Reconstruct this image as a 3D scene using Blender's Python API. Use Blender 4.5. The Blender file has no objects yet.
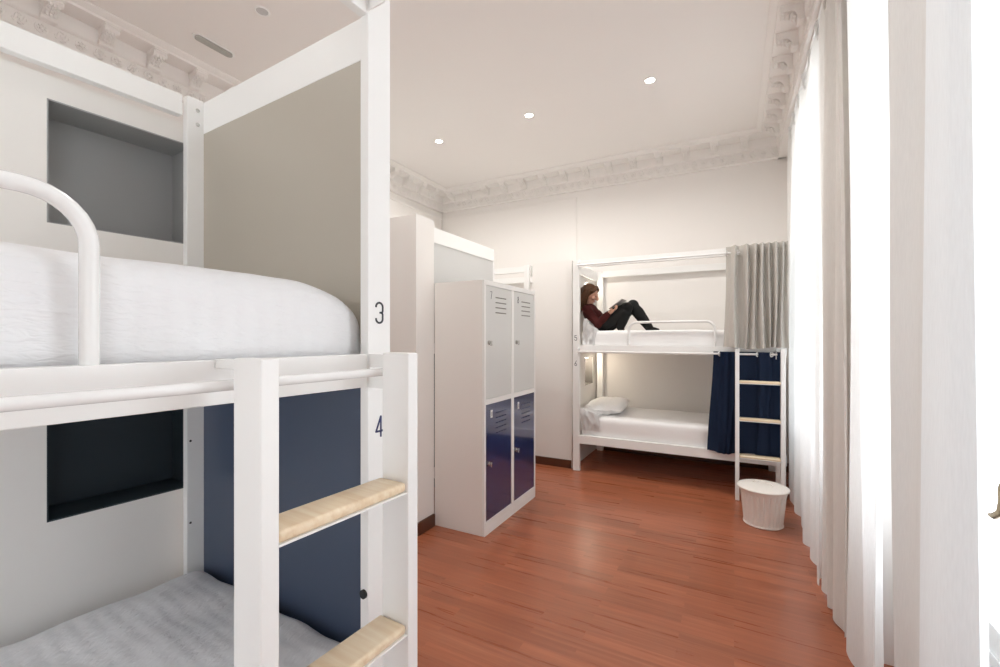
import bpy, bmesh, math, random
from mathutils import Vector, Matrix, noise
random.seed(7)
PI = math.pi
col = bpy.context.scene.collection
H = 1.391                      # camera height
YAW = 0.4889                   # camera turned left of the room axis
XW, YB, XL, YR = 0.50, 5.45, -3.89, -1.7    # right wall, back wall, left wall, rear edge
ZC = 3.55

# ------------------------------------------------------------------ materials
def mat(name, c, rough=0.5, spec=0.5, metal=0.0, noise_amt=0.0, nscale=8.0, bump=0.0, bscale=60.0, coat=0.0, emis=None, es=0.0, sheen=0.0):
    m = bpy.data.materials.new(name); m.use_nodes = True
    nt = m.node_tree; b = nt.nodes['Principled BSDF']
    b.inputs['Base Color'].default_value = (*c, 1)
    b.inputs['Roughness'].default_value = rough
    b.inputs['Specular IOR Level'].default_value = spec
    b.inputs['Metallic'].default_value = metal
    b.inputs['Coat Weight'].default_value = coat
    b.inputs['Sheen Weight'].default_value = sheen
    tc = nt.nodes.new('ShaderNodeTexCoord')
    if noise_amt:
        n = nt.nodes.new('ShaderNodeTexNoise'); n.inputs['Scale'].default_value = nscale; n.inputs['Detail'].default_value = 3
        nt.links.new(tc.outputs['Object'], n.inputs['Vector'])
        mx = nt.nodes.new('ShaderNodeMix'); mx.data_type = 'RGBA'
        mx.inputs[6].default_value = (*[v * (1 - noise_amt) for v in c], 1)
        mx.inputs[7].default_value = (*[min(1, v * (1 + noise_amt)) for v in c], 1)
        nt.links.new(n.outputs['Fac'], mx.inputs[0]); nt.links.new(mx.outputs[2], b.inputs['Base Color'])
    if bump:
        n2 = nt.nodes.new('ShaderNodeTexNoise'); n2.inputs['Scale'].default_value = bscale; n2.inputs['Detail'].default_value = 4
        nt.links.new(tc.outputs['Object'], n2.inputs['Vector'])
        bp = nt.nodes.new('ShaderNodeBump'); bp.inputs['Strength'].default_value = bump; bp.inputs['Distance'].default_value = 0.002
        nt.links.new(n2.outputs['Fac'], bp.inputs['Height']); nt.links.new(bp.outputs['Normal'], b.inputs['Normal'])
    if emis:
        b.inputs['Emission Color'].default_value = (*emis, 1); b.inputs['Emission Strength'].default_value = es
    return m

WALL = mat('wall_plaster', (.86, .835, .808), .85, .2, noise_amt=.012, nscale=2, bump=.12, bscale=40)
CEIL = mat('ceiling_paint', (.88, .855, .83), .9, .2, noise_amt=.01, nscale=1.5)
STUCCO = mat('cornice_plaster', (.87, .845, .82), .85, .2, bump=.25, bscale=50)
PART = mat('partition_paint', (.84, .82, .79), .8, .25, noise_amt=.01, nscale=3)
FRAME = mat('white_lacquer', (.88, .88, .865), .35, .45, noise_amt=.008, nscale=5)
TUBE = mat('white_tube', (.85, .85, .84), .25, .5, coat=.2)
TAUPE = mat('taupe_panel', (.47, .43, .365), .38, .45, noise_amt=.02, nscale=2)
LGREY = mat('light_grey_panel', (.60, .60, .59), .45, .4, noise_amt=.01)
NAVYP = mat('navy_panel', (.058, .080, .130), .36, .5, noise_amt=.04, nscale=2)
NICHE_G = mat('grey_niche_paint', (.36, .365, .365), .6, .35, noise_amt=.02)
NICHE_D = mat('dark_niche_paint', (.030, .043, .054), .6, .3, noise_amt=.04)
NICHE_F = mat('charcoal_niche_paint', (.20, .19, .18), .6, .3)
BASEB = mat('dark_baseboard', (.095, .035, .018), .4, .45, noise_amt=.2, nscale=12)
LOCKW = mat('locker_white', (.84, .81, .775), .38, .45)
LOCKF = mat('locker_front_white', (.86, .86, .84), .35, .45)
DOORG = mat('locker_door_grey', (.66, .67, .655), .3, .45, coat=.2)
DOORB = mat('locker_door_navy', (.022, .036, .115), .14, .55, coat=.6)
SLOT = mat('vent_shadow', (.22, .215, .20), .7)
SLOTN = mat('vent_navy', (.012, .018, .06), .4)
CHROME = mat('chrome', (.62, .62, .60), .25, .6, metal=1.0)
BRONZE = mat('aged_bronze', (.23, .18, .12), .32, .6, metal=1.0, noise_amt=.3, nscale=60)
INK = mat('dark_grey_ink', (.05, .055, .065), .6)
INKN = mat('navy_ink', (.03, .035, .12), .6)
BLACK = mat('black_rubber', (.012, .012, .012), .5)
BIN = mat('cream_enamel', (.84, .80, .75), .35, .45, coat=.15)
GREYC = mat('emergency_light_lens', (.42, .42, .39), .35, .5)
BRONZEW = mat('window_white', (.86, .87, .87), .3, .5)
LAMPON = mat('lamp_lit', (1, 1, 1), .4, emis=(1, .95, .86), es=14)
LAMPOFF = mat('lamp_unlit', (.55, .55, .55), .25, .5)
SKIN = mat('skin', (.60, .33, .23), .5, .4, sheen=.1)
HAIR = mat('brown_hair', (.070, .030, .012), .55, .2, noise_amt=.45, nscale=60, bump=.6, bscale=90)
KNIT = mat('maroon_knit', (.055, .009, .008), .85, .2, noise_amt=.25, nscale=50, bump=.6, bscale=160)
PANTS = mat('black_denim', (.012, .012, .012), .75, .25, noise_amt=.2, nscale=60)
TABLET = mat('tablet_shell', (.55, .52, .50), .4, .4)
SCREEN = mat('tablet_glass', (.03, .03, .03), .1, .6)
EYE = mat('eye', (.02, .012, .01), .2)
LIP = mat('lips', (.42, .13, .11), .5)

def wood():
    m = bpy.data.materials.new('pine_rung'); m.use_nodes = True
    nt = m.node_tree; b = nt.nodes['Principled BSDF']
    tc = nt.nodes.new('ShaderNodeTexCoord'); mp = nt.nodes.new('ShaderNodeMapping')
    mp.inputs['Scale'].default_value = (3, 60, 60)
    n = nt.nodes.new('ShaderNodeTexNoise'); n.inputs['Scale'].default_value = 1.2; n.inputs['Detail'].default_value = 5
    r = nt.nodes.new('ShaderNodeValToRGB')
    r.color_ramp.elements[0].color = (.76, .58, .38, 1); r.color_ramp.elements[0].position = .3
    r.color_ramp.elements[1].color = (.88, .75, .56, 1); r.color_ramp.elements[1].position = .7
    nt.links.new(tc.outputs['Object'], mp.inputs['Vector']); nt.links.new(mp.outputs[0], n.inputs['Vector'])
    nt.links.new(n.outputs['Fac'], r.inputs[0]); nt.links.new(r.outputs[0], b.inputs['Base Color'])
    b.inputs['Roughness'].default_value = .42
    return m
PINE = wood()

def floor_mat():
    m = bpy.data.materials.new('red_laminate'); m.use_nodes = True
    nt = m.node_tree; b = nt.nodes['Principled BSDF']; L = nt.links.new
    tc = nt.nodes.new('ShaderNodeTexCoord')
    br = nt.nodes.new('ShaderNodeTexBrick')
    br.inputs['Scale'].default_value = 1; br.inputs['Brick Width'].default_value = .62; br.inputs['Row Height'].default_value = .068
    br.inputs['Mortar Size'].default_value = .0006; br.inputs['Mortar Smooth'].default_value = .4
    br.offset = .37; br.offset_frequency = 2
    br.inputs['Color1'].default_value = (.2, .2, .2, 1); br.inputs['Color2'].default_value = (.8, .8, .8, 1)
    br.inputs['Mortar'].default_value = (.45, .45, .45, 1); br.inputs['Bias'].default_value = 0
    L(tc.outputs['Object'], br.inputs['Vector'])
    mp = nt.nodes.new('ShaderNodeMapping'); mp.inputs['Scale'].default_value = (.55, 14, 1)
    n = nt.nodes.new('ShaderNodeTexNoise'); n.inputs['Scale'].default_value = 2.2; n.inputs['Detail'].default_value = 7; n.inputs['Roughness'].default_value = .62
    L(tc.outputs['Object'], mp.inputs['Vector'])
    ad = nt.nodes.new('ShaderNodeVectorMath'); ad.operation = 'ADD'
    sc = nt.nodes.new('ShaderNodeVectorMath'); sc.operation = 'SCALE'; sc.inputs['Scale'].default_value = 6
    L(br.outputs['Color'], sc.inputs[0]); L(mp.outputs[0], ad.inputs[0]); L(sc.outputs[0], ad.inputs[1]); L(ad.outputs[0], n.inputs['Vector'])
    r = nt.nodes.new('ShaderNodeValToRGB')
    e = r.color_ramp.elements
    e[0].position = .25; e[0].color = (.27, .082, .038, 1)
    e[1].position = .78; e[1].color = (.45, .165, .085, 1)
    k = e.new(.5); k.color = (.335, .105, .050, 1)
    L(n.outputs['Fac'], r.inputs[0])
    mx = nt.nodes.new('ShaderNodeMix'); mx.data_type = 'RGBA'; mx.blend_type = 'OVERLAY'; mx.inputs[0].default_value = .22
    L(r.outputs[0], mx.inputs[6]); L(br.outputs['Color'], mx.inputs[7]); L(mx.outputs[2], b.inputs['Base Color'])
    b.inputs['Roughness'].default_value = .30; b.inputs['Specular IOR Level'].default_value = .5
    rr = nt.nodes.new('ShaderNodeMapRange'); rr.inputs['To Min'].default_value = .22; rr.inputs['To Max'].default_value = .36
    L(n.outputs['Fac'], rr.inputs['Value']); L(rr.outputs[0], b.inputs['Roughness'])
    bp = nt.nodes.new('ShaderNodeBump'); bp.inputs['Strength'].default_value = .15; bp.inputs['Distance'].default_value = .001
    L(br.outputs['Fac'], bp.inputs['Height']); bp.invert = True; L(bp.outputs[0], b.inputs['Normal'])
    return m
FLOOR = floor_mat()

def cotton(name, c, stripes=34.0, strength=.5):
    m = bpy.data.materials.new(name); m.use_nodes = True
    nt = m.node_tree; b = nt.nodes['Principled BSDF']; L = nt.links.new
    b.inputs['Base Color'].default_value = (*c, 1); b.inputs['Roughness'].default_value = .9; b.inputs['Specular IOR Level'].default_value = .15
    b.inputs['Sheen Weight'].default_value = .15
    tc = nt.nodes.new('ShaderNodeTexCoord')
    w1 = nt.nodes.new('ShaderNodeTexWave'); w1.wave_type = 'BANDS'; w1.bands_direction = 'Y'
    w1.inputs['Scale'].default_value = stripes / 4.0; w1.inputs['Distortion'].default_value = .4; w1.inputs['Detail'].default_value = 2
    mp = nt.nodes.new('ShaderNodeMapping'); mp.inputs['Scale'].default_value = (.8, .30, 1.0)
    L(tc.outputs['Object'], mp.inputs['Vector'])
    n = nt.nodes.new('ShaderNodeTexNoise'); n.inputs['Scale'].default_value = 105; n.inputs['Detail'].default_value = 2; n.inputs['Distortion'].default_value = .6
    L(mp.outputs[0], n.inputs['Vector']); L(tc.outputs['Object'], w1.inputs['Vector'])
    a = nt.nodes.new('ShaderNodeMath'); a.operation = 'MULTIPLY_ADD'; a.inputs[1].default_value = .35
    L(w1.outputs['Fac'], a.inputs[0]); L(n.outputs['Fac'], a.inputs[2])
    bp = nt.nodes.new('ShaderNodeBump'); bp.inputs['Strength'].default_value = strength; bp.inputs['Distance'].default_value = .004
    L(a.outputs[0], bp.inputs['Height']); L(bp.outputs[0], b.inputs['Normal'])
    return m
BED = cotton('white_seersucker', (.82, .82, .83), 30, .75)
BEDF = cotton('white_cotton', (.86, .855, .85), 20, .3)

def cloth(name, c, trans, through=0.0, weave=220.0):
    m = bpy.data.materials.new(name); m.use_nodes = True
    nt = m.node_tree; nt.nodes.clear(); L = nt.links.new
    o = nt.nodes.new('ShaderNodeOutputMaterial')
    d = nt.nodes.new('ShaderNodeBsdfDiffuse'); t = nt.nodes.new('ShaderNodeBsdfTranslucent')
    tc = nt.nodes.new('ShaderNodeTexCoord')
    mp = nt.nodes.new('ShaderNodeMapping'); mp.inputs['Scale'].default_value = (1, 1, .12)
    n = nt.nodes.new('ShaderNodeTexNoise'); n.inputs['Scale'].default_value = weave; n.inputs['Detail'].default_value = 2
    L(tc.outputs['Object'], mp.inputs['Vector']); L(mp.outputs[0], n.inputs['Vector'])
    mx = nt.nodes.new('ShaderNodeMix'); mx.data_type = 'RGBA'
    mx.inputs[6].default_value = (*[v * .93 for v in c], 1); mx.inputs[7].default_value = (*[min(1, v * 1.05) for v in c], 1)
    L(n.outputs['Fac'], mx.inputs[0]); L(mx.outputs[2], d.inputs['Color']); L(mx.outputs[2], t.inputs['Color'])
    s = nt.nodes.new('ShaderNodeMixShader'); s.inputs[0].default_value = trans
    L(d.outputs[0], s.inputs[1]); L(t.outputs[0], s.inputs[2])
    if through:
        tr = nt.nodes.new('ShaderNodeBsdfTransparent'); s2 = nt.nodes.new('ShaderNodeMixShader'); s2.inputs[0].default_value = through
        L(s.outputs[0], s2.inputs[1]); L(tr.outputs[0], s2.inputs[2]); L(s2.outputs[0], o.inputs[0])
    else:
        L(s.outputs[0], o.inputs[0])
    return m
SHEER = cloth('sheer_linen', (.86, .86, .85), .34, .02)
LINEN_UNLIT = cloth('linen_unlit_tone', (.82, .80, .77), .25, .0)  # white cloth; the missing backlight over the pier is put into its colour
LINEN2 = cloth('dense_linen', (.68, .665, .645), .08, .0)
LINEN3 = cloth('pale_linen', (.76, .775, .785), .11, .0)
GREYCUR = cloth('grey_bed_curtain', (.54, .515, .475), .06)
NAVYCUR = cloth('navy_bed_curtain', (.018, .028, .055), .05)

def glass():
    m = bpy.data.materials.new('window_glass'); m.use_nodes = True
    nt = m.node_tree; nt.nodes.clear(); L = nt.links.new
    o = nt.nodes.new('ShaderNodeOutputMaterial'); t = nt.nodes.new('ShaderNodeBsdfTransparent'); g = nt.nodes.new('ShaderNodeBsdfGlossy')
    g.inputs['Roughness'].default_value = .03
    s = nt.nodes.new('ShaderNodeMixShader'); s.inputs[0].default_value = .06
    L(t.outputs[0], s.inputs[1]); L(g.outputs[0], s.inputs[2]); L(s.outputs[0], o.inputs[0])
    return m
GLASS = glass()

# ------------------------------------------------------------------ mesh helpers
class MB:
    def __init__(self, fn=None):
        self.bm = bmesh.new(); self.fn = fn
    def box(self, x0, x1, y0, y1, z0, z1, bev=0.0, seg=2):
        x0, x1 = sorted((x0, x1)); y0, y1 = sorted((y0, y1)); z0, z1 = sorted((z0, z1))
        b = bmesh.new()
        bmesh.ops.create_cube(b, size=1)
        for v in b.verts:
            v.co = Vector(((x0 + x1) / 2 + v.co.x * (x1 - x0), (y0 + y1) / 2 + v.co.y * (y1 - y0), (z0 + z1) / 2 + v.co.z * (z1 - z0)))
        if bev:
            bmesh.ops.bevel(b, geom=b.edges[:], offset=min(bev, .45 * min(x1 - x0, y1 - y0, z1 - z0)), segments=seg, profile=.5, affect='EDGES')
        self._add(b); return self
    def _add(self, b):
        vm = {v: self.bm.verts.new(v.co) for v in b.verts}
        for f in b.faces:
            try: self.bm.faces.new([vm[v] for v in f.verts])
            except ValueError: pass
        b.free()
    def tube(self, pts, r, seg=12, cap=True, closed=False):
        pts = [Vector(p) for p in pts]; n = len(pts); rr = r if isinstance(r, (list, tuple)) else [r] * n
        rings = []; up = None
        for i, p in enumerate(pts):
            if closed: d = pts[(i + 1) % n] - pts[i - 1]
            else: d = pts[min(i + 1, n - 1)] - pts[max(i - 1, 0)]
            d.normalize()
            if up is None:
                up = Vector((0, 0, 1)) if abs(d.z) < .9 else Vector((1, 0, 0))
            s = d.cross(up).normalized(); u = s.cross(d).normalized(); up = u
            rings.append([self.bm.verts.new(p + (s * math.cos(a) + u * math.sin(a)) * rr[i]) for a in [2 * PI * k / seg for k in range(seg)]])
        m = n if closed else n - 1
        for i in range(m):
            A, B = rings[i], rings[(i + 1) % n]
            for k in range(seg):
                self.bm.faces.new((A[k], A[(k + 1) % seg], B[(k + 1) % seg], B[k]))
        if cap and not closed:
            self.bm.faces.new(rings[0][::-1]); self.bm.faces.new(rings[-1])
        return self
    def prism(self, prof, axis, a0, a1):
        """profile points (u,v) extruded along an axis: axis 'x' -> (y,z), 'y' -> (x,z), 'z' -> (x,y)"""
        def P(u, v, a): return {'x': (a, u, v), 'y': (u, a, v), 'z': (u, v, a)}[axis]
        A = [self.bm.verts.new(P(u, v, a0)) for u, v in prof]; B = [self.bm.verts.new(P(u, v, a1)) for u, v in prof]
        n = len(prof)
        for k in range(n): self.bm.faces.new((A[k], A[(k + 1) % n], B[(k + 1) % n], B[k]))
        self.bm.faces.new(A[::-1]); self.bm.faces.new(B); return self
    def ball(self, c, r, sx=1, sy=1, sz=1, u=12, v=8, rot=None):
        b = bmesh.new(); bmesh.ops.create_uvsphere(b, u_segments=u, v_segments=v, radius=r)
        for w in b.verts:
            q = Vector((w.co.x * sx, w.co.y * sy, w.co.z * sz))
            if rot: q = rot @ q
            w.co = q + Vector(c)
        self._add(b); return self
    def torus(self, c, R, r, axis='z', sR=24, sr=8):
        pts = []
        for k in range(sR):
            a = 2 * PI * k / sR; u, v = R * math.cos(a), R * math.sin(a)
            pts.append({'z': (c[0] + u, c[1] + v, c[2]), 'x': (c[0], c[1] + u, c[2] + v), 'y': (c[0] + u, c[1], c[2] + v)}[axis])
        return self.tube(pts, r, sr, closed=True)
    def build(self, name, m, parent=None, smooth=False, loc=None):
        bm = self.bm
        if self.fn:
            for v in bm.verts: v.co = Vector(self.fn(*v.co))
        if loc is not None:
            for v in bm.verts: v.co -= Vector(loc)
        bmesh.ops.recalc_face_normals(bm, faces=bm.faces[:])
        me = bpy.data.meshes.new(name); bm.to_mesh(me); bm.free()
        for p in me.polygons: p.use_smooth = smooth
        if smooth:
            try: me.set_sharp_from_angle(angle=math.radians(38))
            except Exception: pass
        me.materials.append(m)
        o = bpy.data.objects.new(name, me); col.objects.link(o)
        if parent: o.parent = parent
        if loc is not None: o.location = loc
        return o

def tag(o, label=None, cat=None, group=None, kind=None):
    if label: o['label'] = label
    if cat: o['category'] = cat
    if group: o['group'] = group
    if kind: o['kind'] = kind
    return o
def root(name, label, cat, loc, rz=0, group=None):
    o = bpy.data.objects.new(name, None); o.empty_display_size = .1; col.objects.link(o)
    o.location = loc; o.rotation_euler = (0, 0, rz)
    return tag(o, label, cat, group)
def struct(o, label=None, cat=None): 
    return tag(o, label, cat, None, 'structure')
def copy_tree(o, parent=None):
    c = o.copy(); col.objects.link(c)
    if parent: c.parent = parent
    for ch in list(o.children): copy_tree(ch, c)
    return c

# digits drawn as strokes in a unit box 1 wide, 2.3 high
def arc(cx, cy, rx, ry, a0, a1, n=10):
    return [(cx + rx * math.cos(math.radians(a0 + (a1 - a0) * k / n)), cy + ry * math.sin(math.radians(a0 + (a1 - a0) * k / n))) for k in range(n + 1)]
DIG = {
 '3': [arc(.5, 1.83, .5, .47, 180, 0) + [(1, 1.45)] + arc(.78, 1.42, .22, .25, 0, -90, 5) + [(.6, 1.17)], [(.6, 1.17)] + arc(.75, .9, .25, .27, 90, 0, 5) + arc(.5, .47, .5, .47, 0, -180)],
 '4': [[(.72, 0), (.72, 2.3), (0, .62), (1, .62)]],
 '5': [[(.95, 2.3), (.08, 2.3), (.05, 1.3)] + arc(.5, .9, .5, .5, 130, 0, 8) + arc(.5, .47, .5, .47, 0, -180)],
 '6': [[(.8, 2.3), (.1, 1.0)] + arc(.5, .52, .46, .52, 160, -200, 20)],
 '7': [[(0, 2.3), (1, 2.3), (.4, 0)]],
 '8': [arc(.5, 1.75, .42, .5, -90, 270, 20), arc(.5, .62, .5, .6, 90, 450, 20)],
}
def digit(ch, place, w, name, m, parent, th=.16):
    """place(u,v,d) -> 3-D point; flat strokes slightly raised"""
    mb = MB()
    for st in DIG[ch]:
        for a, b in zip(st[:-1], st[1:]):
            a = Vector(a); b = Vector(b); d = b - a
            if d.length < 1e-6: continue
            d.normalize(); nrm = Vector((-d.y, d.x)) * th / 2; a2 = a - d * th * .3; b2 = b + d * th * .3
            q = [a2 + nrm, b2 + nrm, b2 - nrm, a2 - nrm]
            lo = [mb.bm.verts.new(place(p.x * w, p.y * w, -.0005)) for p in q]; hi = [mb.bm.verts.new(place(p.x * w, p.y * w, .0008)) for p in q]
            for k in range(4): mb.bm.faces.new((lo[k], lo[(k + 1) % 4], hi[(k + 1) % 4], hi[k]))
            mb.bm.faces.new(hi); mb.bm.faces.new(lo[::-1])
    return mb.build(name, m, parent)

# ------------------------------------------------------------------ room shell
struct(MB().box(XL, XW + .35, YR, YB, -.06, 0).build('floor', FLOOR))
struct(MB().box(XL - .2, XW + .35, YR, YB + .2, ZC, ZC + .1).build('ceiling', CEIL))
struct(MB().box(XL - .2, XL, YR, YB, 0, ZC).build('wall_left', WALL))
struct(MB().box(XL - .2, XW + .35, YB, YB + .2, 0, ZC).build('wall_back', WALL))
W1 = (2.98, 4.55); W2 = (.70, 2.43); WZ = 3.12
W_FILL = (-1.45, -.45)  # unseen opening behind the camera, added for more daylight on the near side
mb = MB()
for a, b in ((YR, W_FILL[0]), (W_FILL[1], W2[0]), (W2[1], W1[0]), (W1[1], YB)): mb.box(XW, XW + .35, a, b, 0, ZC)
for w in (W1, W2, W_FILL): mb.box(XW, XW + .35, w[0], w[1], WZ, ZC)
struct(mb.build('wall_right', WALL))

struct(MB().box(XL - .2, -2.0, YR - .2, YR, 0, ZC).box(-1.1, XW + .35, YR - .2, YR, 0, ZC).box(-2.0, -1.1, YR - .2, YR, 2.1, ZC).build('wall_front', WALL))   # unseen doorway behind the camera, added to let in light
# shallow raised wall panelling under the cornice
struct(MB().box(XL, -1.78, YB - .012, YB, 0, 3.20, .003).box(XL, -1.80, YB - .016, YB, 3.17, 3.20, .003).build('trim_4', WALL))
struct(MB().box(XL, XL + .012, YR, YB - .02, 0, 3.20, .003).box(XL, XL + .02, YR, YB - .02, 3.17, 3.20, .003).build('trim_5', WALL))
struct(MB().box(XL + .012, -2.0, YB - .03, YB - .013, 0, .09, .003).build('baseboard_back', BASEB))
struct(MB().box(-1.43, XW, YB - .02, YB, 0, .09, .003).build('baseboard_bedside', BASEB))

# cornice: p = distance out from the wall, z
PROF = [(0, 3.27), (.030, 3.27), (.036, 3.285), (.026, 3.297), (.026, 3.395), (.040, 3.400), (.048, 3.412), (.048, 3.500), (.185, 3.506), (.190, 3.520), (.215, 3.528), (.232, 3.540), (.232, 3.551), (0, 3.551)]
def cornice(name, P, length, start=.2, step=.289):
    mb = MB(P)
    n = len(PROF)
    A = [mb.bm.verts.new((p, 0, z)) for p, z in PROF]; B = [mb.bm.verts.new((p, length, z)) for p, z in PROF]
    for k in range(n): mb.bm.faces.new((A[k], A[(k + 1) % n], B[(k + 1) % n], B[k]))
    mb.bm.faces.new(A[::-1]); mb.bm.faces.new(B)
    # frieze scrollwork
    s = .12
    i = 0
    while s < length - .1:
        c = (.028, s, 3.347)
        if i % 2 == 0:
            mb.torus(c, .028, .007, 'x', 14, 6); mb.ball(c, .012, u=8, v=6)
            for k in range(6):
                a = k * PI / 3; mb.ball((.030, s + .02 * math.cos(a), 3.347 + .02 * math.sin(a)), .008, u=6, v=4)
        else:
            for sg in (-1, 1):
                pts = [(.029, s + sg * (.004 + .0042 * t), 3.347 + sg * .022 * math.sin(t * .9)) for t in range(0, 8)]
                mb.tube(pts, [.008, .009, .009, .008, .007, .006, .005, .004], 6)
            mb.ball((.03, s, 3.375), .010, 1, 1.4, .8, 8, 5); mb.ball((.03, s, 3.318), .010, 1, 1.4, .8, 8, 5)
        s += .0963; i += 1
    # bead line
    o = struct(mb.build(name, STUCCO, None, True))
    # scroll brackets
    s = start
    while s < length - .15:
        b = MB(P); w = .036
        pr = [(.046, 3.505), (.172, 3.505), (.176, 3.485), (.165, 3.468), (.145, 3.460), (.120, 3.462), (.100, 3.452), (.088, 3.432), (.080, 3.405), (.068, 3.392), (.046, 3.390)]
        b.prism(pr, 'y', s - w, s + w)
        # volutes and a leaf on the face
        b.tube([(.150, s - w - .006, 3.480), (.150, s + w + .006, 3.480)], .021, 12)
        b.tube([(.068, s - w - .005, 3.408), (.068, s + w + .005, 3.408)], .017, 12)
        for k, (p, z) in enumerate([(.16, 3.455), (.135, 3.446), (.112, 3.438), (.098, 3.420)]):
            for q in (-1, 0, 1): b.ball((p, s + q * .019, z + (.004 if q else 0)), .013, .9, .9, 1.1, 6, 5)
        b.box(.05, .180, s - w - .008, s + w + .008, 3.496, 3.508, .002)
        b.build('bracket', STUCCO, o, True)
        s += step
    return o
cornice('trim_1', lambda p, s, z: (XL + s, YB - p, z), XW - XL, start=.23)
cornice('trim_2', lambda p, s, z: (XL + p, YB - s, z), YB - YR, start=.345, step=.285)
cornice('trim_3', lambda p, s, z: (XW - (p + .065 if p else 0), YB - s, z), YB - YR, start=.36, step=.289)

# ------------------------------------------------------------------ windows (tall french casements)
HND = None
def window(n, y0, y1):
    x = XW + .16
    fr = MB()
    for a, b in ((y0, y0 + .05), (y1 - .05, y1)): fr.box(x, x + .07, a, b, 0, WZ, .004)
    fr.box(x, x + .07, y0 + .05, y1 - .05, WZ - .05, WZ, .004); fr.box(x, x + .07, y0 + .05, y1 - .05, 0, .03, .004)
    o = struct(fr.build('window_%d' % n, BRONZEW))
    ym = (y0 + y1) / 2
    for a, b, side in ((y0 + .052, ym - .001, 0), (ym + .001, y1 - .052, 1)):
        lf = MB()
        lf.box(x + .008, x + .052, a, a + .07, .035, WZ - .052, .004); lf.box(x + .008, x + .052, b - .07, b, .035, WZ - .052, .004)
        lf.box(x + .008, x + .052, a + .07, b - .07, WZ - .13, WZ - .052, .003); lf.box(x + .008, x + .052, a + .07, b - .07, .035, .55, .003)
        lf.box(x + .008, x + .052, a + .07, b - .07, 2.35, 2.39, .003)
        lf.box(x + .002, x + .008, a + .13, b - .13, .12, .47, .003)
        L = lf.build('casement', BRONZEW, o)
        MB().box(x + .027, x + .032, a + .071, b - .071, .551, 2.349).build('pane', GLASS, L)
        MB().box(x + .027, x + .032, a + .071, b - .071, 2.391, WZ - .131).build('pane', GLASS, L)
    # astragal + cremone bolt with curved lever handle
    MB().box(x - .012, x + .007, ym - .03, ym + .03, .035, WZ - .052, .006).build('meeting_strip', BRONZEW, o)
    hb = MB()
    hb.box(x - .020, x - .012, ym - .014, ym + .014, .977, 1.057, .003)
    hb.tube([(x - .02, ym, 1.032), (x - .045, ym, 1.032)], .010, 10)
    hb.tube([(x - .045, ym - .004, 1.047), (x - .052, ym + .010, 1.037), (x - .058, ym + .012, 1.007), (x - .060, ym + .012, .977), (x - .062, ym + .020, .947), (x - .066, ym + .040, .930), (x - .068, ym + .055, .928)],
            [.007, .012, .013, .010, .009, .009, .006], 10)
    hb.box(x - .018, x - .012, ym - .010, ym + .010, 1.062, 1.08, .002)
    tag(hb.build('window_handle', BRONZE, o, True), 'aged bronze curved lever handle')
    return o
window(1, *W1); window(2, *W2); window(3, *W_FILL)  # the third one is unseen, added only for its light

# ------------------------------------------------------------------ window curtains
def drape(name, y0, y1, x0, folds, amp, m, label, ztop=3.04, zbot=.012, xbot=None, flare=1.0, seed=1, hem=True, yskew=0.0, group=None):
    rnd = random.Random(seed)
    ph = [rnd.uniform(0, 6.28) for _ in range(4)]
    nu, nv = int(folds * 14) + 1, 46
    xbot = x0 if xbot is None else xbot
    mb = MB(); g = []
    for j in range(nv + 1):
        v = j / nv; z = ztop + (zbot - ztop) * v; row = []
        for i in range(nu + 1):
            u = i / nu
            yc = (y0 + y1) / 2; wd = (y1 - y0) * (1 + (flare - 1) * v)
            y = yc + (u - .5) * wd + yskew * v + .006 * math.sin(5 * v + ph[2] + u * 9)
            a = amp * (.75 + .35 * math.sin(ph[0] + u * 5)) * (.8 + .45 * v)
            w = math.sin(2 * PI * folds * (u + .012 * math.sin(3 * v + ph[1])) + ph[3])
            w = math.copysign(abs(w) ** .8, w)
            x = x0 + (xbot - x0) * v + a * w + .010 * math.sin(2 * PI * folds * .37 * u + 4 * v + ph[2])
            if v < .035: x = x0 + (x - x0) * (.45 + .55 * v / .035)
            zz = z + (.012 * math.sin(2 * PI * folds * u * .5 + ph[1]) * v if j == nv else 0)
            row.append(mb.bm.verts.new((x, y, max(zz, .006))))
        g.append(row)
    for j in range(nv):
        for i in range(nu): mb.bm.faces.new((g[j][i], g[j][i + 1], g[j + 1][i + 1], g[j + 1][i]))
    loc = ((x0 + xbot) / 2, (y0 + y1) / 2, 0)
    o = mb.build(name, m, None, True, loc=loc)
    for p in o.data.polygons: p.use_smooth = True
    tag(o, label, 'curtain', group)
    # gathered heading with little pinch pleats
    hd = MB(); k = 0; n = max(2, int(round(folds)))
    for k in range(n):
        y = y0 + (k + .5) * (y1 - y0) / n
        hd = MB()
        for q in (-1, 0, 1):
            hd.tube([(x0 - .004, y + q * .012, ztop - .085), (x0 - .012, y + q * .007, ztop - .055), (x0 - .012, y + q * .012, ztop - .01), (x0 - .016, y + q * .020, ztop + .012)], [.004, .007, .008, .009], 6)
        hd.tube([(x0 - .002, y, ztop - .02), (x0 + .006, y, ztop + .012), (x0 + .002, y, ztop + .030)], .0025, 6)
        hd.build('pinch_pleat', m, o, True, None).location = (-loc[0], -loc[1], 0)
    return o
XC = .450
ZR = 3.215
drape('window_curtain', 2.985, 4.72, XC - .012, 6, .020, SHEER, 'bright backlit sheer curtain over the far window, beside the far bunk', ztop=ZR, seed=3, flare=.99)
drape('window_curtain', 2.54, 2.975, XC - .012, 3, .026, LINEN_UNLIT, 'white linen curtain, toned beige for lack of backlight, bunched on the wall pier between the two windows', ztop=ZR, xbot=XC, seed=5, flare=.97)
drape('window_curtain', 1.885, 2.50, XC - .006, 2.5, .020, SHEER, 'bright backlit sheer curtain on the near window, next to the beige-toned one', ztop=ZR, xbot=XC, seed=8)
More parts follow.
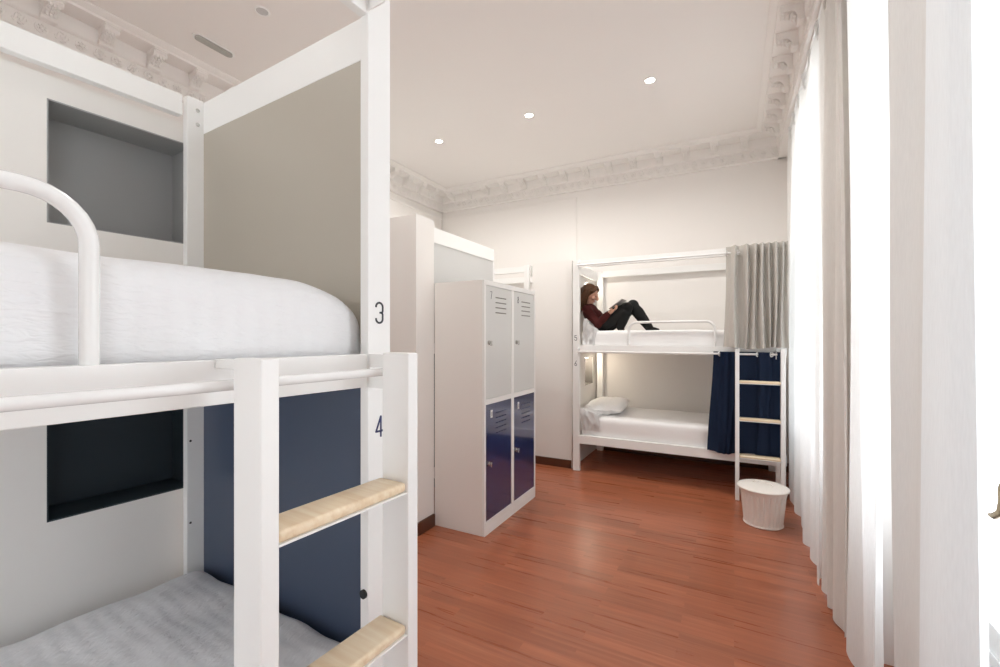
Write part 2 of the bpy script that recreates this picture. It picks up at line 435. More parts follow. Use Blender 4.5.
drape('window_curtain', 1.50, 1.868, XC - .004, 2, .018, LINEN2, 'greyish dense linen curtain in the near window, with few broad folds', ztop=ZR, seed=11, flare=1.02)
drape('window_curtain', 1.125, 1.435, XC - .050, 1.4, .016, LINEN3, 'pale linen curtain nearest the camera, its edge beside the bronze window handle', ztop=ZR, seed=14)
rl = MB(); rl.box(XC - .02, XC + .02, YR + .3, 4.8, ZR + .032, ZR + .050, .003)
for y in (-1, .2, 1.4, 2.6, 3.8, 4.7): rl.box(XC + .015, XW - .0005, y - .015, y + .015, ZR + .034, ZR + .048, .002)
tag(rl.build('curtain_rail', FRAME), 'long white curtain rail high on the window wall below the cornice', 'curtain rail')

# ------------------------------------------------------------------ partitions with niches
def niche_wall(name, fn, u0, u1, depth, z1, niches, m, mats, rootloc=(0, 0, 0), rz=0):
    """wall block whose face lies at v=0 and whose body runs to v=depth; niches = [(ua,ub,za,zb,nd)] in the same u column"""
    mb = MB(fn); ua, ub = niches[0][0], niches[0][1]; nd = niches[0][4]
    ua = min(q[0] for q in niches); mb.box(u0, ua, 0, depth, 0, z1); mb.box(ub, u1, 0, depth, 0, z1)
    zs = [0] + [q for nn in niches for q in (nn[2], nn[3])] + [z1]
    for k in range(0, len(zs), 2): mb.box(ua, ub, 0, depth, zs[k], zs[k + 1])
    for nn in niches: mb.box(ua, ub, nd, depth, nn[2], nn[3])
    o = struct(mb.build(name, m)); o.location = rootloc; o.rotation_euler = (0, 0, rz)
    for nn, nm in zip(niches, mats):
        b = MB(fn); e = .004; a_, b_, za, zb, _ = nn
        b.box(a_, b_, nd - e, nd, za, zb); b.box(a_, a_ + e, .001, nd - e, za, zb); b.box(b_ - e, b_, .001, nd - e, za, zb)
        b.box(a_ + e, b_ - e, .001, nd - e, za, za + e); b.box(a_ + e, b_ - e, .001, nd - e, zb - e, zb)
        b.build('niche', nm, o)
    return o
NR = -.0711                                # near bunk stands slightly skewed to the room
def near(X, Y):                            # near-bunk frame -> room
    c, s = math.cos(NR), math.sin(NR); return (X * c - Y * s, X * s + Y * c)
niche_wall('wall_niche', lambda u, v, z: (-v, u, z), -1.25, .90, .40, 2.20, [(.405, .805, .824, 1.21, .17), (.405, .805, 1.746, 2.128, .17)], PART, [NICHE_D, NICHE_G],
           (*near(-1.895, 0), 0), NR)
niche_wall('wall_headboard', lambda u, v, z: (-1.53 - v, u, z), 4.51, YB - .013, .46, 2.22, [(4.98, 5.30, .84, 1.17, .16), (4.98, 5.30, 1.72, 2.05, .16)], PART, [NICHE_F, NICHE_F])
struct(MB().box(-1.985, -1.535, 4.492, 4.51, 0, .085, .003).build('baseboard_headboard', BASEB))
struct(MB().box(XL + .02, -1.97, 2.45, 2.6595, 0, 2.265, .002).build('wall_partition', PART))
struct(MB().box(-1.97, -1.952, 2.45, 2.650, 0, .09, .003).build('baseboard_partition', BASEB))

# ------------------------------------------------------------------ bunk beds
def bunk(label, loc, rz, fn, L, W, zt, dz, lz, panel=None, guard=None, guardz=1.6, nums=None, rods=(), group='white bunk beds', numdir=-1, name='bunk_bed', pw=.058, trail=(.0, .0), pt=.04, ro=0.0, pwb=None, ns=.042):
    R = root(name, label, 'bunk bed', loc, rz, group)
    pwb = pwb or pw
    for s in (0, L - pw):
        for t in (0, W - pt):
            MB(fn).box(s, s + (pw if t == 0 else pwb), t, t + pt, 0, zt, .0025).build('post', FRAME, R)
    e0, e1 = zt - .122, zt
    # top rails
    MB(fn).box(pw, L - pw, .002, pt - .002, zt - .080 - trail[0], zt - .012, .002).build('top_rail', FRAME, R)
    MB(fn).box(pw, L - pw, W - .036, W - .004, zt - .075 + trail[1], zt + trail[1], .002).build('top_rail', FRAME, R)
    for s in (.012, L - .046):
        MB(fn).box(s - .024, s - .009, pt, W - pt, e0, e1 - .005, .002).build('top_rail', FRAME, R)
    # decks
    for (a, b), nm in ((dz, 'deck_beam'), (lz, 'deck_beam')):
        MB(fn).box(pw, L - pw, .001, .036, a, b, .002).build(nm, FRAME, R)
        MB(fn).box(pw, L - pw, W - .036, W - .001, a, b, .002).build(nm, FRAME, R)
        for s in (-.011, L - .0015):
            MB(fn).box(s, s + .0125, pt, W - pt, a, b, .002).build(nm, FRAME, R)
        sl = MB(fn)
        sl.box(.05, L - .05, .0365, W - .0365, a + .012, a + .028, .002)
        sl.build('slat_base', FRAME, R)
    if panel:
        MB(fn).box(-.006, .0015, pt, W - pt, dz[1], e0, 0).build('end_panel', panel[0], R)
        MB(fn).box(-.006, .0015, pt, W - pt, .22, dz[0], 0).build('end_panel', panel[1], R)
        for z in (zt - .042, zt - .095): MB(fn).ball((.022, W - pt - .0005, z), .0075, 1, .4, 1, 10, 6).build('bolt', CHROME, R, True)
        for z in (.707, 1.01): MB(fn).ball((.046, W - pt - .0005, z), .0042, 1, .5, 1, 8, 6).build('bolt', BLACK, R, True)
        k = MB(fn); k.tube([(pw - .001, .014, .745), (pw + .006, .014, .745)], .011, 16); k.build('plug', BLACK, R, True)
    if guard:
        a, b = guard; r = .0122; c = .075; z0 = dz[1] - .03; pts = [(a, .016, z0), (a, .016, guardz - c)]
        pts += [(a + c - c * math.cos(q), .016, guardz - c + c * math.sin(q)) for q in [PI / 2 * k / 8 for k in range(1, 9)]]
        pts += [(b - c + c * math.sin(q), .016, guardz - c + c * math.cos(q)) for q in [PI / 2 * k / 8 for k in range(0, 9)]] + [(b, .016, z0)]
        MB(fn).tube(pts, r, 14).build('guard_rail', TUBE, R, True)
    for z in rods:
        MB(fn).tube([(pw - .006, -.047 + ro, z), (L - pw + .006, -.047 + ro, z)], .0095, 14).build('curtain_rod', TUBE, R, True)
        for s in (pw, L - pw - .004):
            b = MB(fn)
            b.box(s, s + .004, -.01, pt + .004, z - .042, z + .042, .0015)
            for q in (1, -1):
                pr = [(-.004, z + q * .010), (-.004, z + q * .042)] + [(-.036 + ro - .022 * math.sin(w), z + q * (.026 + .016 * math.cos(w))) for w in [PI * i / 8 for i in range(9)]]
                b.prism(pr, 'x', s, s + .004)
            for q in (1, -1): b.tube([(s + .0035, .028, z + q * .022), (s + .0075, .028, z + q * .022)], .0055, 12)
            b.build('rod_bracket', FRAME, R, True)
            for q in (1, -1): MB(fn).tube([(s + .0074, .028, z + q * .022), (s + .0085, .028, z + q * .022)], .0042, 12).build('bolt', CHROME, R, True)
    if nums:
        for ch, z, m in nums:
            if numdir < 0: pl = lambda u, v, d, z=z: fn(ns - u, -.0005 - d, z + v)
            else: pl = lambda u, v, d, z=z: fn(.022 + u, -.0005 - d, z + v)
            digit(ch, pl, .0225, 'bed_number', m, R, th=.21)
    return R

def ladder(label, loc, rz, fn, s0, top, dt=0.0, group='bunk bed ladders', rungs=(1.066, .746, .426), hooks=None):
    R = root('bunk_ladder', label, 'ladder', loc, rz, group); w = .366; th = .032; t0, t1 = -.153 + dt, -.072 + dt
    for s in (s0, s0 + w - th):
        MB(fn).box(s, s + th, t0, t1, 0, top, .003).build('side_rail', FRAME, R)
    for z in rungs:
        a, b = s0 + th, s0 + w - th
        p = MB(fn); p.box(a + .0005, b - .0005, t0 + .002, t1 - .004, z - .0255, z - .0215, .001); p.build('rung_support', FRAME, R)
        g = MB(fn); g.box(a + .001, b - .001, t0 + .004, t1 + .004, z - .0212, z, .007, 3); g.build('rung', PINE, R, True)
    for s in hooks or (s0 + th * .5, s0 + w - th * .5):
        h = MB(fn); h.box(s - .010, s + .010, t1 - .002, .0004, top - .022, top - .004, .002); h.build('hook', FRAME, R)
    return R

# near bunk: s grows toward -Y'', t grows toward -X''
fnN = lambda s, t, z: (-t, -s - .018 * t, z)          # the bed stands a touch out of square
locN = (*near(-.867, .835), 0)
bunk('large white near bunk bed with taupe and navy end panels, numbered 3 and 4', locN, NR, fnN, 1.97, .998, 2.285, (1.268, 1.350), (.22, .34),
     panel=(TAUPE, NAVYP), guard=(.600, 1.40), guardz=1.605, nums=[('3', 1.430, INK), ('4', 1.137, INKN)], rods=(1.309, 2.252), trail=(0, -.008), pw=.075, pt=.029, pwb=.058, ro=-.014, ns=.050)
ladder('white ladder with pine rungs hooked on the large near bunk bed', locN, NR, fnN, .078, 1.357, -.014, hooks=(.422,))

# far bunk: s -> +X, t -> +Y
fnF = lambda s, t, z: (s, t, z)
locF = (-1.50, 4.45, 0)
bunk('white far bunk bed by the back wall where the person reads, numbered 5 and 6', locF, 0, fnF, 1.89, .965, 2.21, (1.235, 1.315), (.288, .376),
     guard=(.575, 1.345), guardz=1.545, nums=[('5', 1.365, INK), ('6', 1.10, INK)], rods=(1.250, 2.145), pw=.072, numdir=1)
ladder('white ladder with pine rungs on the far bunk bed, standing behind the bin', (locF[0], locF[1] - .012, 0), 0, fnF, 1.508, 1.294, rungs=(1.025, .705, .388))

# bunk behind the lockers: long axis toward the left wall, front to the far side
bunk('white bunk bed behind the lockers with a light grey end panel', (-2.085, 3.80, 0), PI, fnF, 1.76, 1.10, 2.262, (1.268, 1.350), (.29, .376),
     panel=(LGREY, NAVYP), guard=(.59, 1.35), rods=())
# bunk in the back left corner
fnM = lambda s, t, z: (-s, t, z)
bunk('white bunk bed in the back left corner, only its top corner showing above the lockers', (-2.03, 4.50, 0), 0, fnM, 1.80, .90, 2.21, (1.235, 1.315), (.288, .376),
     guard=(.575, 1.345), guardz=1.545, rods=())

# ------------------------------------------------------------------ mattresses
def mattress(name, label, cat, loc, rz, fn, s0, s1, t0, t1, z0, z1, m, r=.045, puff=.008, endr=0.0, n=(60, 34, 8), seed=0, group=None, wr=.006, droop=0.0):
    mb = MB(fn); bm = bmesh.new()
    bmesh.ops.create_cube(bm, size=2)
    bmesh.ops.subdivide_edges(bm, edges=[e for e in bm.edges if abs((e.verts[0].co - e.verts[1].co).x) > 1], cuts=n[0], use_grid_fill=True)
    bmesh.ops.subdivide_edges(bm, edges=[e for e in bm.edges if abs((e.verts[0].co - e.verts[1].co).y) > 1], cuts=n[1], use_grid_fill=True)
    bmesh.ops.subdivide_edges(bm, edges=[e for e in bm.edges if abs((e.verts[0].co - e.verts[1].co).z) > 1], cuts=n[2], use_grid_fill=True)
    hx, hy, hz = (s1 - s0) / 2, (t1 - t0) / 2, (z1 - z0) / 2; c = Vector(((s0 + s1) / 2, (t0 + t1) / 2, (z0 + z1) / 2))
    for v in bm.verts:
        q = Vector((v.co.x * hx, v.co.y * hy, v.co.z * hz))
        core = Vector((max(-hx + r, min(hx - r, q.x)), max(-hy + r, min(hy - r, q.y)), max(-hz + r, min(hz - r, q.z))))
        d = q - core
        if d.length > 1e-6: q = core + d.normalized() * min(r, max(abs(d.x), abs(d.y), abs(d.z)))
        up = max(0, v.co.z)
        q.z += puff * up * (1 - (v.co.y) ** 4) * (1 - v.co.x ** 6)
        side = abs(v.co.y) ** 8
        q.y += math.copysign(1, v.co.y) * side * puff * .6 * (1 - v.co.z ** 2)
        nn = noise.noise(Vector((q.x * 3 + seed, q.y * 4, q.z * 9))) + .5 * noise.noise(Vector((q.x * 11 + seed, q.y * 9, q.z * 14)))
        q += Vector((0, .5 * wr * nn * side * math.copysign(1, v.co.y), wr * nn * up))
        if endr:
            ds = q.x + hx
            if ds < endr and v.co.z > -1:
                f = (v.co.z + 1) / 2
                q.z -= f * droop * (1 - math.sqrt(max(0, 1 - (1 - ds / endr) ** 2)))
                if v.co.y < 0: q.y += f * .25 * droop * (1 - ds / endr) ** 2
        v.co = q + c
    mb._add(bm)
    o0 = (fn((s0 + s1) / 2, (t0 + t1) / 2, z0))
    o = mb.build(name, m, None, True, loc=o0)
    for p in o.data.polygons: p.use_smooth = True
    o.location = Vector(loc) + Matrix.Rotation(rz, 3, 'Z') @ Vector(o0); o.rotation_euler = (0, 0, rz)
    return tag(o, label, cat, group)
G = 'white mattresses'
mattress('mattress', 'thick white covered mattress on the upper deck of the near bunk', 'mattress', locN, NR, fnN, .015, 1.88, .053, .942, 1.2985, 1.530, BED, r=.06, puff=.004, endr=.24, droop=.11, n=(90, 40, 14), seed=2, group=G, wr=.008)
mattress('mattress', 'white mattress with wrinkled seersucker cover on the near lower bunk', 'mattress', locN, NR, fnN, .015, 1.88, .055, .938, .2505, .550, BED, r=.05, puff=.018, n=(90, 50, 10), seed=9, group=G, wr=.016)
mattress('mattress', 'white mattress on the upper far bunk under the reading person', 'mattress', locF, 0, fnF, 0.075, 1.80, .046, .915, 1.2655, 1.466, BEDF, r=.035, puff=.004, seed=4, group=G)
mattress('mattress', 'white mattress on the lower far bunk beneath the person', 'mattress', locF, 0, fnF, 0.075, 1.80, .046, .915, .3185, .565, BEDF, r=.035, puff=.010, seed=5, group=G)
mattress('mattress', 'white mattress in the bunk bed behind the lockers', 'mattress', (-2.085, 3.80, 0), PI, fnF, .06, 1.68, .046, 1.05, 1.2985, 1.47, BEDF, seed=6, group=G)
mattress('mattress', 'white mattress in the back left corner bunk', 'mattress', (-2.03, 4.50, 0), 0, fnM, .075, 1.72, .046, .85, 1.2655, 1.44, BEDF, seed=7, group=G)

def pillow(label, c, sx, sy, sz, rot, seed, ruffle=True):
    mb = MB(); nu, nv = 30, 22; g = [[], []]
    R_ = Matrix.Rotation(rot[2], 3, 'Z') @ Matrix.Rotation(rot[1], 3, 'Y') @ Matrix.Rotation(rot[0], 3, 'X')
    for side in (0, 1):
        for j in range(nv + 1):
            row = []
            for i in range(nu + 1):
                u, v = 2 * i / nu - 1, 2 * j / nv - 1
                e = (max(0, 1 - abs(u) ** 2.6) * max(0, 1 - abs(v) ** 2.6)) ** .42
                pin = 1 - .07 * (1 - abs(u)) * abs(v) ** 3 
                nz = noise.noise(Vector((u * 2.3 + seed, v * 2.3, side * 3))) * .25 + noise.noise(Vector((u * 6 + seed, v * 5, side * 7))) * .10
                z = (1 if side else -1) * sz * e * (1 + nz) + .012 * noise.noise(Vector((u * 3, v * 3 + seed, 1)))
                row.append(mb.bm.verts.new(R_ @ Vector((u * sx * (1 - .05 * abs(v) ** 3), v * sy * pin, z)) + Vector(c)))
            g[side].append(row)
    for side in (0, 1):
        for j in range(nv):
            for i in range(nu):
                q = (g[side][j][i], g[side][j][i + 1], g[side][j + 1][i + 1], g[side][j + 1][i])
                mb.bm.faces.new(q if side else q[::-1])
    bmesh.ops.remove_doubles(mb.bm, verts=mb.bm.verts[:], dist=.0008)
    o = mb.build('pillow', BEDF, None, True, loc=c)
    for p in o.data.polygons: p.use_smooth = True
    return tag(o, label, 'pillow', 'white pillows on the far bunk')
pillow('white pillow behind the back of the person on the upper far bunk', (-1.345, 4.93, 1.522), .115, .20, .052, (.05, .30, .1), 3)
pillow('white pillow lying at the head of the lower far bunk', (-1.250, 4.90, .640), .205, .32, .070, (.04, -.05, .06), 8)

# rumpled sheet end hanging beside the lower pillow
def rumple(label, x0, x1, y0, y1, ztop, drop, slope, seed, amp=1.0, bow=.0):
    mb = MB(); nu, nv = 40, 34; g = []
    for j in range(nv + 1):
        row = []
        for i in range(nu + 1):
            u, v = i / nu, j / nv
            x = x0 + (x1 - x0) * u * (1 - .15 * max(0, v - .6)) + .010 * math.sin(7 * v + seed)
            y = y1 + (y0 - y1) * min(v / .6, 1)
            h = ztop - slope * u - .015 * v
            z = h if v < .6 else h - (v - .6) / .4 * drop * (1 - .35 * u)
            if v > .6: y -= .010 * math.sin((v - .6) / .4 * PI) 
            k = 1.0 if v > .45 else .6
            z += amp * (.018 * noise.noise(Vector((u * 3 + seed, v * 4, 2))) + .006 * noise.noise(Vector((u * 7, v * 8, 5 + seed))))
            y += amp * k * .014 * (noise.noise(Vector((u * 4 + v * 4, v * 5 - u * 3, 8 + seed))) + .3 * noise.noise(Vector((u * 8, v * 8, seed))))
            row.append(mb.bm.verts.new((x, y, z)))
        g.append(row)
    for j in range(nv):
        for i in range(nu): mb.bm.faces.new((g[j][i], g[j][i + 1], g[j + 1][i + 1], g[j + 1][i]))
    bmesh.ops.solidify(mb.bm, geom=mb.bm.faces[:], thickness=.006)
    o = mb.build('folded_sheet', BEDF, None, True, loc=((x0 + x1) / 2, y0, ztop - drop))
    tag(o, label, 'sheet', 'rumpled sheets on the far bunk')
rumple('rumpled white sheet bunched in front of the lower far pillow', -1.418, -1.215, 4.466, 4.70, .665, .225, .06, 1, 1.3)
rumple('crumpled white sheet beside the person at the head of the upper far bunk', -1.400, -1.262, 4.496, 4.66, 1.600, .232, .13, 4, 1.3)

# ------------------------------------------------------------------ bed curtains with eyelets
def bed_curtain(name, label, knots, ztop, zbot, rodz, m, seed, flare=(0, 0), tc=-.047, eyes=()):
    """knots: (s, t) turning points of the folds at the heading; smooth interpolation between them"""
    rnd = random.Random(seed); ph = rnd.uniform(0, 6); per = 9; nu = (len(knots) - 1) * per; nv = 36; mb = MB(); g = []
    def at(q):
        k = min(int(q), len(knots) - 2); f = q - k; f2 = .5 - .5 * math.cos(PI * f)
        return knots[k][0] + (knots[k + 1][0] - knots[k][0]) * f, knots[k][1] + (knots[k + 1][1] - knots[k][1]) * f2
    s0, s1 = knots[0][0], knots[-1][0]
    for j in range(nv + 1):
        v = j / nv; row = []
        for i in range(nu + 1):
            s, t = at(i / per); u = (s - s0) / (s1 - s0)
            s += (flare[0] * (1 - u) + flare[1] * u) * v ** 1.3 + .014 * v * math.sin(u * 15 + 3 * v + ph)
            t = t * (1 + .25 * v * math.sin(u * 9 + ph)) - .004 * v
            row.append(mb.bm.verts.new((s, tc + t, ztop + (zbot - ztop) * v + .010 * math.sin(u * 8 + ph) * v)))
        g.append(row)
    for j in range(nv):
        for i in range(nu): mb.bm.faces.new((g[j][i], g[j][i + 1], g[j + 1][i + 1], g[j + 1][i]))
    o = mb.build(name, m, None, True)
    for p in o.data.polygons: p.use_smooth = True
    o.location = locF
    tag(o, label, 'curtain')
    for s, t in eyes:
        MB().torus((0, 0, 0), .0190, .0050, 'y', 22, 8).build('eyelet', TUBE, o, True).location = (s, tc + t, rodz)
        o.children[-1].rotation_euler = (0, 0, .75)
    return o
bed_curtain('bed_curtain', 'grey gathered curtain on the upper far bunk above the navy one',
            [(1.435, .002), (1.470, -.006), (1.508, -.070), (1.530, .000), (1.562, -.016), (1.598, -.080), (1.616, -.014), (1.662, -.074), (1.682, -.014), (1.712, -.082), (1.732, -.014), (1.760, -.066), (1.775, -.014), (1.812, -.080), (1.828, -.014), (1.86, -.060), (1.878, -.014), (1.898, -.045)],
            2.200, 1.304, 2.145, GREYCUR, 4, flare=(-.006, .0), eyes=[(1.444, -.004), (1.532, -.004)])
bed_curtain('bed_curtain', 'navy curtain on the lower far bunk, partly behind the ladder',
            [(1.335, .020), (1.38, .018), (1.40, -.026), (1.425, -.014), (1.45, -.036), (1.475, -.014), (1.50, -.034), (1.53, .018), (1.60, .022), (1.665, .016), (1.695, -.022), (1.73, -.018), (1.765, -.022), (1.79, .018), (1.85, .020)],
            1.270, .372, 1.250, NAVYCUR, 9, flare=(-.045, .0), eyes=[(1.390, -.002), (1.682, -.002), (1.782, -.002)])

# ------------------------------------------------------------------ lockers
lx0, lx1, ly0, ly1, lh = -1.967, -1.538, 2.660, 3.552, 1.80
LK = root('locker_unit', 'white metal locker block with two light grey doors above two navy doors', 'locker', ((lx0 + lx1) / 2, (ly0 + ly1) / 2, 0))
lc = ((lx0 + lx1) / 2, (ly0 + ly1) / 2, 0)
b = MB(lambda x, y, z: (x - lc[0], y - lc[1], z))
b.box(lx0, lx1 - .02, ly0, ly1, 0, lh, .002)
b.build('carcass', LOCKW, LK)
fr = MB(lambda x, y, z: (x - lc[0], y - lc[1], z)); ym = (ly0 + ly1) / 2
for a, c in ((ly0, ly0 + .022), (ym - .022, ym + .022), (ly1 - .022, ly1)): fr.box(lx1 - .0195, lx1, a, c, 0, lh, .0015)
for a, c in ((.0, .095), (.920, .955), (1.765, lh)):
    fr.box(lx1 - .0195, lx1 - .0002, ly0 + .022, ym - .022, a, c); fr.box(lx1 - .0195, lx1 - .0002, ym + .022, ly1 - .022, a, c)
fr.build('face_frame', LOCKF, LK)
for i, (a, c) in enumerate(((ly0 + .024, ym - .024), (ym + .024, ly1 - .024))):
    for (z0, z1, m, up) in ((.957, 1.763, DOORG, True), (.097, .918, DOORB, False)):
        f = lambda x, y, z: (x - lc[0], y - lc[1], z)
        d = MB(f); d.box(lx1 - .018, lx1 - .003, a, c, z0, z1, .002); D = d.build('door', m, LK)
        tag(D, 'light grey locker door' if up else 'navy locker door')
        w = c - a
        for k in range(4 if up else 5):
            z = z1 - .075 - k * .037
            MB(f).prism([(lx1 - .0045, z - .005), (lx1 + .0005, z - .002), (lx1 - .0025, z + .004)], 'y', a + w * .36, a + w * .78).build('vent_slot', SLOT if up else SLOTN, D)
        zl = z0 + (.40 if up else .40)
        q = MB(f); q.tube([(lx1 - .004, a + .040, zl), (lx1 + .004, a + .040, zl)], .017, 18); q.tube([(lx1 + .004, a + .040, zl), (lx1 + .012, a + .040, zl)], .010, 14)
        q.box(lx1 + .012, lx1 + .026, a + .036, a + .044, zl - .022, zl + .014, .002)
        q.build('lock', CHROME, D, True)
        if up:
            digit('78'[i], lambda u, vv, dd, a=a, z1=z1, w=w: f(lx1 - .003 + dd, a + w * .17 + u, z1 - .090 + vv), .022, 'locker_number', INK, D, th=.2)
        else:
            t = MB(f); t.box(lx1 - .0035, lx1 + .0005, a + w * .17, a + w * .17 + .026, z1 - .10, z1 - .045, .001); t.build('name_plate', LOCKF, D)
            t = MB(f); t.box(lx1 + .0003, lx1 + .0010, a + w * .17 + .005, a + w * .17 + .021, z1 - .088, z1 - .057); t.build('card', GREYC, D)

# ------------------------------------------------------------------ bin
bx, by = .192, 3.845
BN = root('waste_bin', 'cream ribbed metal bin with a lid at the foot of the far ladder', 'bin', (bx, by, 0))
mb = MB(); seg = 120; prof = [(.128, 0), (.133, .004), (.133, .010), (.129, .014), (.131, .040), (.151, .233), (.155, .243), (.158, .264), (.162, .268), (.158, .272)]
rings = []
for r, z in prof:
    ring = []
    for k in range(seg):
        a = 2 * PI * k / seg; rib = 0.0
        if .03 < z < .24: rib = -.009 * (1 if (k % 5) == 0 else 0)
        ring.append(mb.bm.verts.new(((r + rib) * math.cos(a), (r + rib) * math.sin(a), z)))
    rings.append(ring)
for A, B in zip(rings[:-1], rings[1:]):
    for k in range(seg): mb.bm.faces.new((A[k], A[(k + 1) % seg], B[(k + 1) % seg], B[k]))
mb.bm.faces.new(rings[0][::-1]); mb.bm.faces.new(rings[-1])
mb.build('bucket', BIN, BN, True)
mb = MB(); prof = [(.163, .264), (.170, .266), (.172, .273), (.168, .279), (.146, .284), (.108, .290), (.05, .295)]
rings = [[mb.bm.verts.new((r * math.cos(2 * PI * k / 64), r * math.sin(2 * PI * k / 64), z)) for k in range(64)] for r, z in prof]
for A, B in zip(rings[:-1], rings[1:]):
    for k in range(64): mb.bm.faces.new((A[k], A[(k + 1) % 64], B[(k + 1) % 64], B[k]))
mb.bm.faces.new(rings[0][::-1]); mb.bm.faces.new(rings[-1])
LD = mb.build('lid', BIN, BN, True)
mb = MB(); mb.tube([(-.065 + .13 * k / 12, .03 - .06 * k / 12, .296 + .018 * math.sin(PI * k / 12) + .004 * math.sin(2 * PI * k / 4)) for k in range(13)], .0035, 8)
mb.build('lid_handle', BIN, LD, True)

# ------------------------------------------------------------------ ceiling fixtures
spots = [(-2.855, 3.943, 1, 'leftmost of the three lit ceiling downlights, above the lockers'), (-1.753, 3.893, 1, 'middle one of the three lit ceiling downlights'),
         (-.621, 3.84, 1, 'rightmost lit ceiling downlight, toward the windows'), (-2.75, 1.827, 0, 'unlit ceiling downlight above the near bunk')]
for x, y, on, lb in spots:
    R = root('ceiling_downlight', 'small round ' + lb, 'downlight', (x, y, ZC), 0, 'recessed ceiling downlights')
    m = MB(); m.torus((0, 0, -.002), .042, .006, 'z', 32, 8); m.build('trim_ring', FRAME, R, True)
    m = MB(); m.tube([(0, 0, -.0005), (0, 0, -.004)], .036, 28); m.build('lamp', LAMPON if on else LAMPOFF, R, True)
    if on:
        L = bpy.data.lights.new('downlight_or_fill_beam', 'SPOT'); L.energy = 46; L.spot_size = math.radians(165); L.spot_blend = .6; L.color = (1, .975, .94); L.shadow_soft_size = .035
        lo = bpy.data.objects.new('downlight_or_fill_beam', L); col.objects.link(lo); lo.parent = R; lo.location = (0, 0, -.012)
for x, y, e in ((-1.753, 1.83, 40), (-.621, 1.83, 24), (-1.753, -.25, 9), (-2.855, -.25, 9)):      # fill spots without fixtures, added out of view to brighten the room
    L = bpy.data.lights.new('downlight_or_fill_beam', 'SPOT'); L.energy = e; L.spot_size = math.radians(165); L.spot_blend = .6; L.color = (1, .975, .94); L.shadow_soft_size = .06
    lo = bpy.data.objects.new('downlight_or_fill_beam', L); col.objects.link(lo); lo.location = (x, y, ZC - .012)
R = root('emergency_light', 'slim grey emergency light with rounded ends on the ceiling over the left wall', 'emergency light', (-3.38, 1.872, ZC))
def stadium(mb, l, w, z0, z1):
    pr = [(w * math.cos(a), l + w * math.sin(a)) for a in [PI * k / 10 for k in range(11)]] + [(-w * math.cos(a), -l - w * math.sin(a)) for a in [PI * k / 10 for k in range(11)]]
    return mb.prism(pr, 'z', z0, z1)
stadium(MB(), .108, .038, -.008, 0).build('base', FRAME, R, True)
stadium(MB(), .100, .030, -.020, -.0082).build('lens', GREYC, R, True)
MB().ball((.004, .055, -.021), .003, u=8, v=6).build('indicator', LAMPOFF, R, True)

# small puck lamps under the top of each headboard niche of the far bunk
for z, lb in ((2.046, 'upper'), (1.166, 'lower')):
    R = root('niche_lamp', 'small puck lamp lighting the headboard niche of the %s far bunk' % lb, 'lamp', (-1.565, 5.13, z), 0, 'bunk niche lamps')
    MB().tube([(0, 0, 0), (0, 0, -.010)], .026, 20).build('housing', FRAME, R, True)
    MB().tube([(0, 0, -.0102), (0, 0, -.013)], .021, 20).build('lens', LAMPON, R, True)
    L = bpy.data.lights.new('lamp_glow', 'POINT'); L.energy = 1.5; L.color = (1, .86, .68); L.shadow_soft_size = .015
    lo = bpy.data.objects.new('lamp_glow', L); col.objects.link(lo); lo.parent = R; lo.location = (.012, 0, -.040)
    if lb == 'lower': L.energy = 2.6

# ------------------------------------------------------------------ the reading person
def bake(mb, name, m, voxel, sm=3, parent=None, loc=(0, 0, 0)):
    o = mb.build(name, m, None, True, loc=loc)
    r = o.modifiers.new('r', 'REMESH'); r.mode = 'VOXEL'; r.voxel_size = voxel; r.use_smooth_shade = True
    s = o.modifiers.new('s', 'SMOOTH'); s.iterations = sm; s.factor = .5
    dg = bpy.context.evaluated_depsgraph_get(); me = bpy.data.meshes.new_from_object(o.evaluated_get(dg))
    for v in me.vertices: v.co.x = max(v.co.x, -1.524 - loc[0])
    me.materials.clear(); me.materials.append(m)
    o.modifiers.clear(); o.data = me
    for p in me.polygons: p.use_smooth = True
    if parent:
        o.parent = parent; o.location = Vector(loc) - parent.location
    return o
def limb(mb, pts, rr, seg=14):
    pts = [Vector(p) for p in pts]
    mb.tube(pts, rr, seg)
    for p, r in zip(pts, rr): mb.ball(p, r, u=seg, v=10)
PY = 4.80
hip = Vector((-1.265, PY, 1.548)); chest = Vector((-1.405, PY, 1.665)); neck = Vector((-1.425, PY, 1.755)); head = Vector((-1.420, PY - .005, 1.876))
shN = Vector((-1.415, PY - .125, 1.700)); shF = Vector((-1.415, PY + .125, 1.700))
elN = Vector((-1.270, PY - .205, 1.535)); elF = Vector((-1.29, PY + .185, 1.55))
haN = Vector((-1.165, PY - .165, 1.650)); haF = Vector((-1.175, PY + .09, 1.665))
hN = Vector((-1.235, PY - .075, 1.548)); hF = Vector((-1.235, PY + .075, 1.548))
knN = Vector((-1.000, PY - .075, 1.706)); knF = Vector((-.965, PY + .075, 1.742))
anN = Vector((-1.060, PY - .095, 1.508)); anF = Vector((-.800, PY + .10, 1.500))
PL = Vector((-1.235, PY, 1.466))
def trunk(mb, g):
    for a, r, sx, sy in ((hip, .080, 1.0, 1.55), (hip.lerp(chest, .35), .072, 1, 1.5), (hip.lerp(chest, .7), .076, 1, 1.5), (chest, .080, .95, 1.6), (chest.lerp(neck, .35), .066, .95, 1.75)):
        mb.ball(a, r + g, sx, sy, 1, 20, 14)
def legs(mb, g):
    for h, k, a in ((hN, knN, anN), (hF, knF, anF)):
        limb(mb, [h, h.lerp(k, .3), h.lerp(k, .7), k, k.lerp(a, .3), k.lerp(a, .7), a], [.086 + g, .086 + g, .072 + g, .056 + g, .056 + g, .046 + g, .035 + g])
